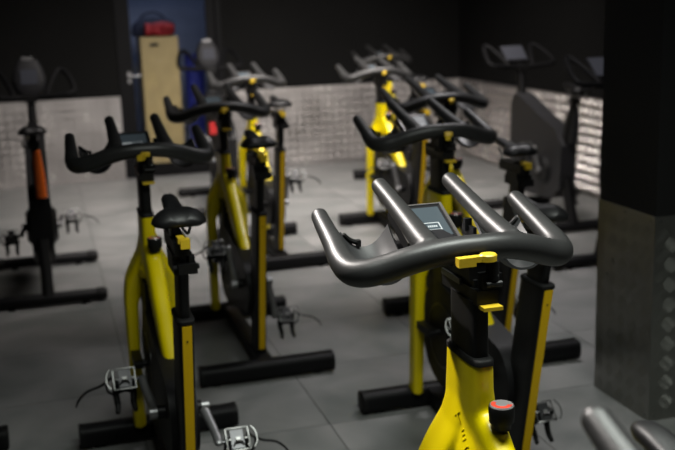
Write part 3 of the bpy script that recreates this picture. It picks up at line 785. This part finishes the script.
# ------------------------------------------------------------------ dark console bikes
CON = {}
def build_console_meshes():
    Y = CON
    bm = bmesh.new(); add_tube(bm, [(-0.29, 0, 0.045), (0.29, 0, 0.045)], 0.034, 14, smooth=False); Y['foot'] = finish(bm, 'console_bike_foot', 'foot')
    bm = bmesh.new(); add_tube(bm, [(0, 0, 0.045), (0.035, 0, 0.045)], 0.0375, 14, smooth=False); Y['cap'] = finish(bm, 'console_bike_cap', 'rubber')
    bm = bmesh.new(); add_path_loft(bm, [((0, 0.0, 0.06), 0.035, 0.03), ((0, 0.06, 0.2), 0.034, 0.04), ((0, 0.12, 0.36), 0.034, 0.05)], 14, 3); Y['strut'] = finish(bm, 'rear_strut', 'black')
    bm = bmesh.new(); add_path_loft(bm, [((0, 0.95, 0.06), 0.035, 0.03), ((0, 0.90, 0.2), 0.034, 0.04), ((0, 0.84, 0.36), 0.034, 0.05)], 14, 3); Y['fstrut'] = finish(bm, 'front_strut', 'black')
    for key, m_ in (('shroud', 'char'), ('shroudb', 'cover')):
        bm = bmesh.new()
        add_prism_x(bm, [(0.85, 0.30), (0.88, 0.55), (0.87, 0.84), (0.80, 0.92), (0.70, 0.90), (0.45, 0.80), (0.16, 0.70), (0.08, 0.60), (0.10, 0.30), (0.22, 0.21), (0.55, 0.19), (0.78, 0.21)], -0.06, 0.06)
        Y[key] = finish(bm, 'shroud', m_, bevel=0.022)
    for s_ in (1, -1):
        bm = bmesh.new(); add_cyl(bm, (s_*0.055, 0.34, 0.40), (s_*0.088, 0.34, 0.40), 0.12, 28, 0.085); Y['disc%d' % s_] = finish(bm, 'side_disc', 'black', bevel=0.006)
    bm = bmesh.new(); add_path_loft(bm, [((0, 0.16, 0.50), 0.030, 0.045), ((0, 0.09, 0.72), 0.026, 0.04), ((0, 0.055, 0.82), 0.025, 0.038)], 14, 3.5); Y['tube'] = finish(bm, 'seat_tube', 'black')
    for key, m_ in (('panel', 'orange'), ('paneld', 'char')):
        bm = bmesh.new()
        add_path_loft(bm, [((0.016, 0.060, 0.62), 0.030, 0.026), ((0.015, 0.040, 0.75), 0.027, 0.026), ((0.010, 0.012, 0.885), 0.018, 0.018)], 12, 4); Y[key] = finish(bm, 'seat_tube_panel', m_)
    bm = bmesh.new(); add_box(bm, (-0.15, 0.09, 0.645), (-0.045, 0.13, 0.735)); Y['panelr'] = finish(bm, 'red_panel', 'red', bevel=0.01)
    bm = bmesh.new(); add_path_loft(bm, [((0, 0.06, 0.80), 0.018, 0.028), ((0, 0.015, 0.97), 0.018, 0.028)], 14, 3); add_box(bm, (-0.02, -0.06, 0.955), (0.02, 0.10, 0.985)); add_box(bm, (-0.03, -0.02, 0.90), (0.028, 0.06, 0.94)); Y['post'] = finish(bm, 'seat_post', 'black', angle=40)
    bm = bmesh.new(); add_tube(bm, [(-0.045, -0.02, 0.90), (-0.06, -0.02, 0.93), (-0.055, -0.025, 0.95)], 0.006, 8); Y['sknob'] = finish(bm, 'seat_knob', 'steel')
    bm = bmesh.new(); add_zloft(bm, [(0.84, 0, 0.80, 0.03, 0.045), (1.10, 0, 0.83, 0.024, 0.034)], 16, 3); add_box(bm, (-0.04, 0.78, 1.085), (0.04, 0.90, 1.125)); Y['stem'] = finish(bm, 'stem', 'black', angle=40)
    bm = bmesh.new()
    add_tube(bm, [(-0.235, 0.78, 1.125), (-0.12, 0.80, 1.115), (0, 0.82, 1.11), (0.12, 0.80, 1.115), (0.235, 0.78, 1.125)], 0.017, 12)
    for s_ in (1, -1):
        add_tube(bm, [(s_*0.235, 0.78, 1.125), (s_*0.262, 0.80, 1.14), (s_*0.262, 0.86, 1.175), (s_*0.235, 0.97, 1.235), (s_*0.20, 1.03, 1.262), (s_*0.17, 1.01, 1.25), (s_*0.13, 0.92, 1.19), (s_*0.10, 0.83, 1.125)], 0.0165, 12)
    Y['bars'] = finish(bm, 'loop_handlebar', 'loop', angle=70)
    bm = bmesh.new(); rings = []
    for z, w, d_, cy in ((1.12, 0.06, 0.035, 0.90), (1.16, 0.10, 0.04, 0.905), (1.22, 0.105, 0.042, 0.925), (1.29, 0.085, 0.036, 0.945), (1.335, 0.06, 0.026, 0.955)):
        rings.append([bm.verts.new((x, y, z)) for x, y in sup(0, cy, w, d_, 18, 3.5)])
    ring_faces(bm, rings); Y['con'] = finish(bm, 'console', 'bezel', angle=45)
    bm = bmesh.new(); add_box(bm, (-0.05, -0.004, -0.045), (0.05, 0.0, 0.045)); Y['scr'] = finish(bm, 'screen', 'lcdgrey', bevel=0.002)
    bm = bmesh.new(); add_box(bm, (-0.035, -0.02, 0), (0.035, 0.02, 0.03)); Y['top'] = finish(bm, 'console_cap', 'alloy', bevel=0.006)
    bm = bmesh.new(); add_box(bm, (-0.095, -0.012, -0.08), (0.095, 0.012, 0.08)); Y['tab'] = finish(bm, 'tablet', 'bezel', bevel=0.008)
    bm = bmesh.new(); add_box(bm, (-0.085, -0.016, -0.07), (0.085, -0.012, 0.07)); Y['tabscr'] = finish(bm, 'tablet_screen', 'lcdgrey')
build_console_meshes()

def console_bike(label, x, y, accent, tablet=False, rz=0.0, crank=90.0, body='shroudb'):
    Y, S = CON, MESH
    b = thing('console_bike', label, 'exercise bike', (x, y, 0), R(rz), 'dark exercise bikes with loop handlebars')
    for yy, nm in ((0.0, 'rear_foot'), (0.95, 'front_foot')):
        f = link(nm, Y['foot'], b, (0, yy, 0)); link('end_cap', Y['cap'], f, (0.27, 0, 0)); link('end_cap', Y['cap'], f, (-0.27, 0, 0), (0, 0, PI))
        for xx in (-0.2, 0.2): link('leveller', S['leveller'], f, (xx, 0, 0))
    link('rear_strut', Y['strut'], b); link('front_strut', Y['fstrut'], b)
    sh = link('shroud', Y[body], b)
    for s_ in (1, -1): link('side_disc', Y['disc%d' % s_], sh)
    tb = link('seat_tube', Y['tube'], b)
    pn = link('accent_panel', Y[accent], tb)
    if accent == 'panelr': pn['label'] = 'red panel beside the seat tube'
    if accent == 'panel': pn['label'] = 'orange panel on the seat tube'
    link('seat_post', Y['post'], b); link('seat_knob', Y['sknob'], b)
    sa = link('saddle', S['saddle'], b, (0, 0.005, 1.035))
    for s_ in (1, -1): link('saddle_rail', S['rail%d' % s_], sa)
    link('stem', Y['stem'], b); link('loop_handlebar', Y['bars'], b)
    if tablet:
        tb = link('tablet', Y['tab'], b, (0, 0.95, 1.20), (R(-48), 0, 0)); link('tablet_screen', Y['tabscr'], tb)
        link('console_arm', S['con_arm'], b, (0, 0, 0))
    else:
        cn = link('console', Y['con'], b); link('console_screen', Y['scr'], cn, (0, 0.880, 1.235), (R(-6), 0, 0)); link('console_cap', Y['top'], cn, (0, 0.95, 1.325))
    link('crank_axle', S['bb'], b, (0, 0.34, 0.40))
    a = R(crank)
    for s_, aa in ((-1, a), (1, a + PI)):
        link('crank_arm', S['crank%d' % s_], b, (s_ * 0.02, 0.34, 0.40), (aa, 0, 0))
        pe = link('pedal', S['pedal%d' % s_], b, (s_ * 0.116, 0.34 + 0.17 * math.cos(aa), 0.40 + 0.17 * math.sin(aa)), (R(50), 0, 0))
        link('pedal_cage', S['cage%d' % s_], pe); link('toe_cage', S['toe%d' % s_], pe, (0, 0, 0), (R(-50), 0, 0)); link('pedal_strap', S['strap%d' % s_], pe, (0, 0, 0), (R(-50), 0, 0))
    return b

console_bike('black exercise bike with orange seat tube panel at the far left', -0.0623, 5.6959, 'panel', crank=185)
console_bike('black loop handled exercise bike standing in front of the glass door', 1.40, 7.76, 'panelr', crank=80)
console_bike('charcoal exercise bike with tablet screen beside the right wall, left of the column', 3.49, 6.13, 'paneld', tablet=True, crank=80, body='shroud')
console_bike('dark exercise bike with tablet screen half hidden behind the column', 3.19, 4.33, 'paneld', tablet=True, crank=80, body='shroud')
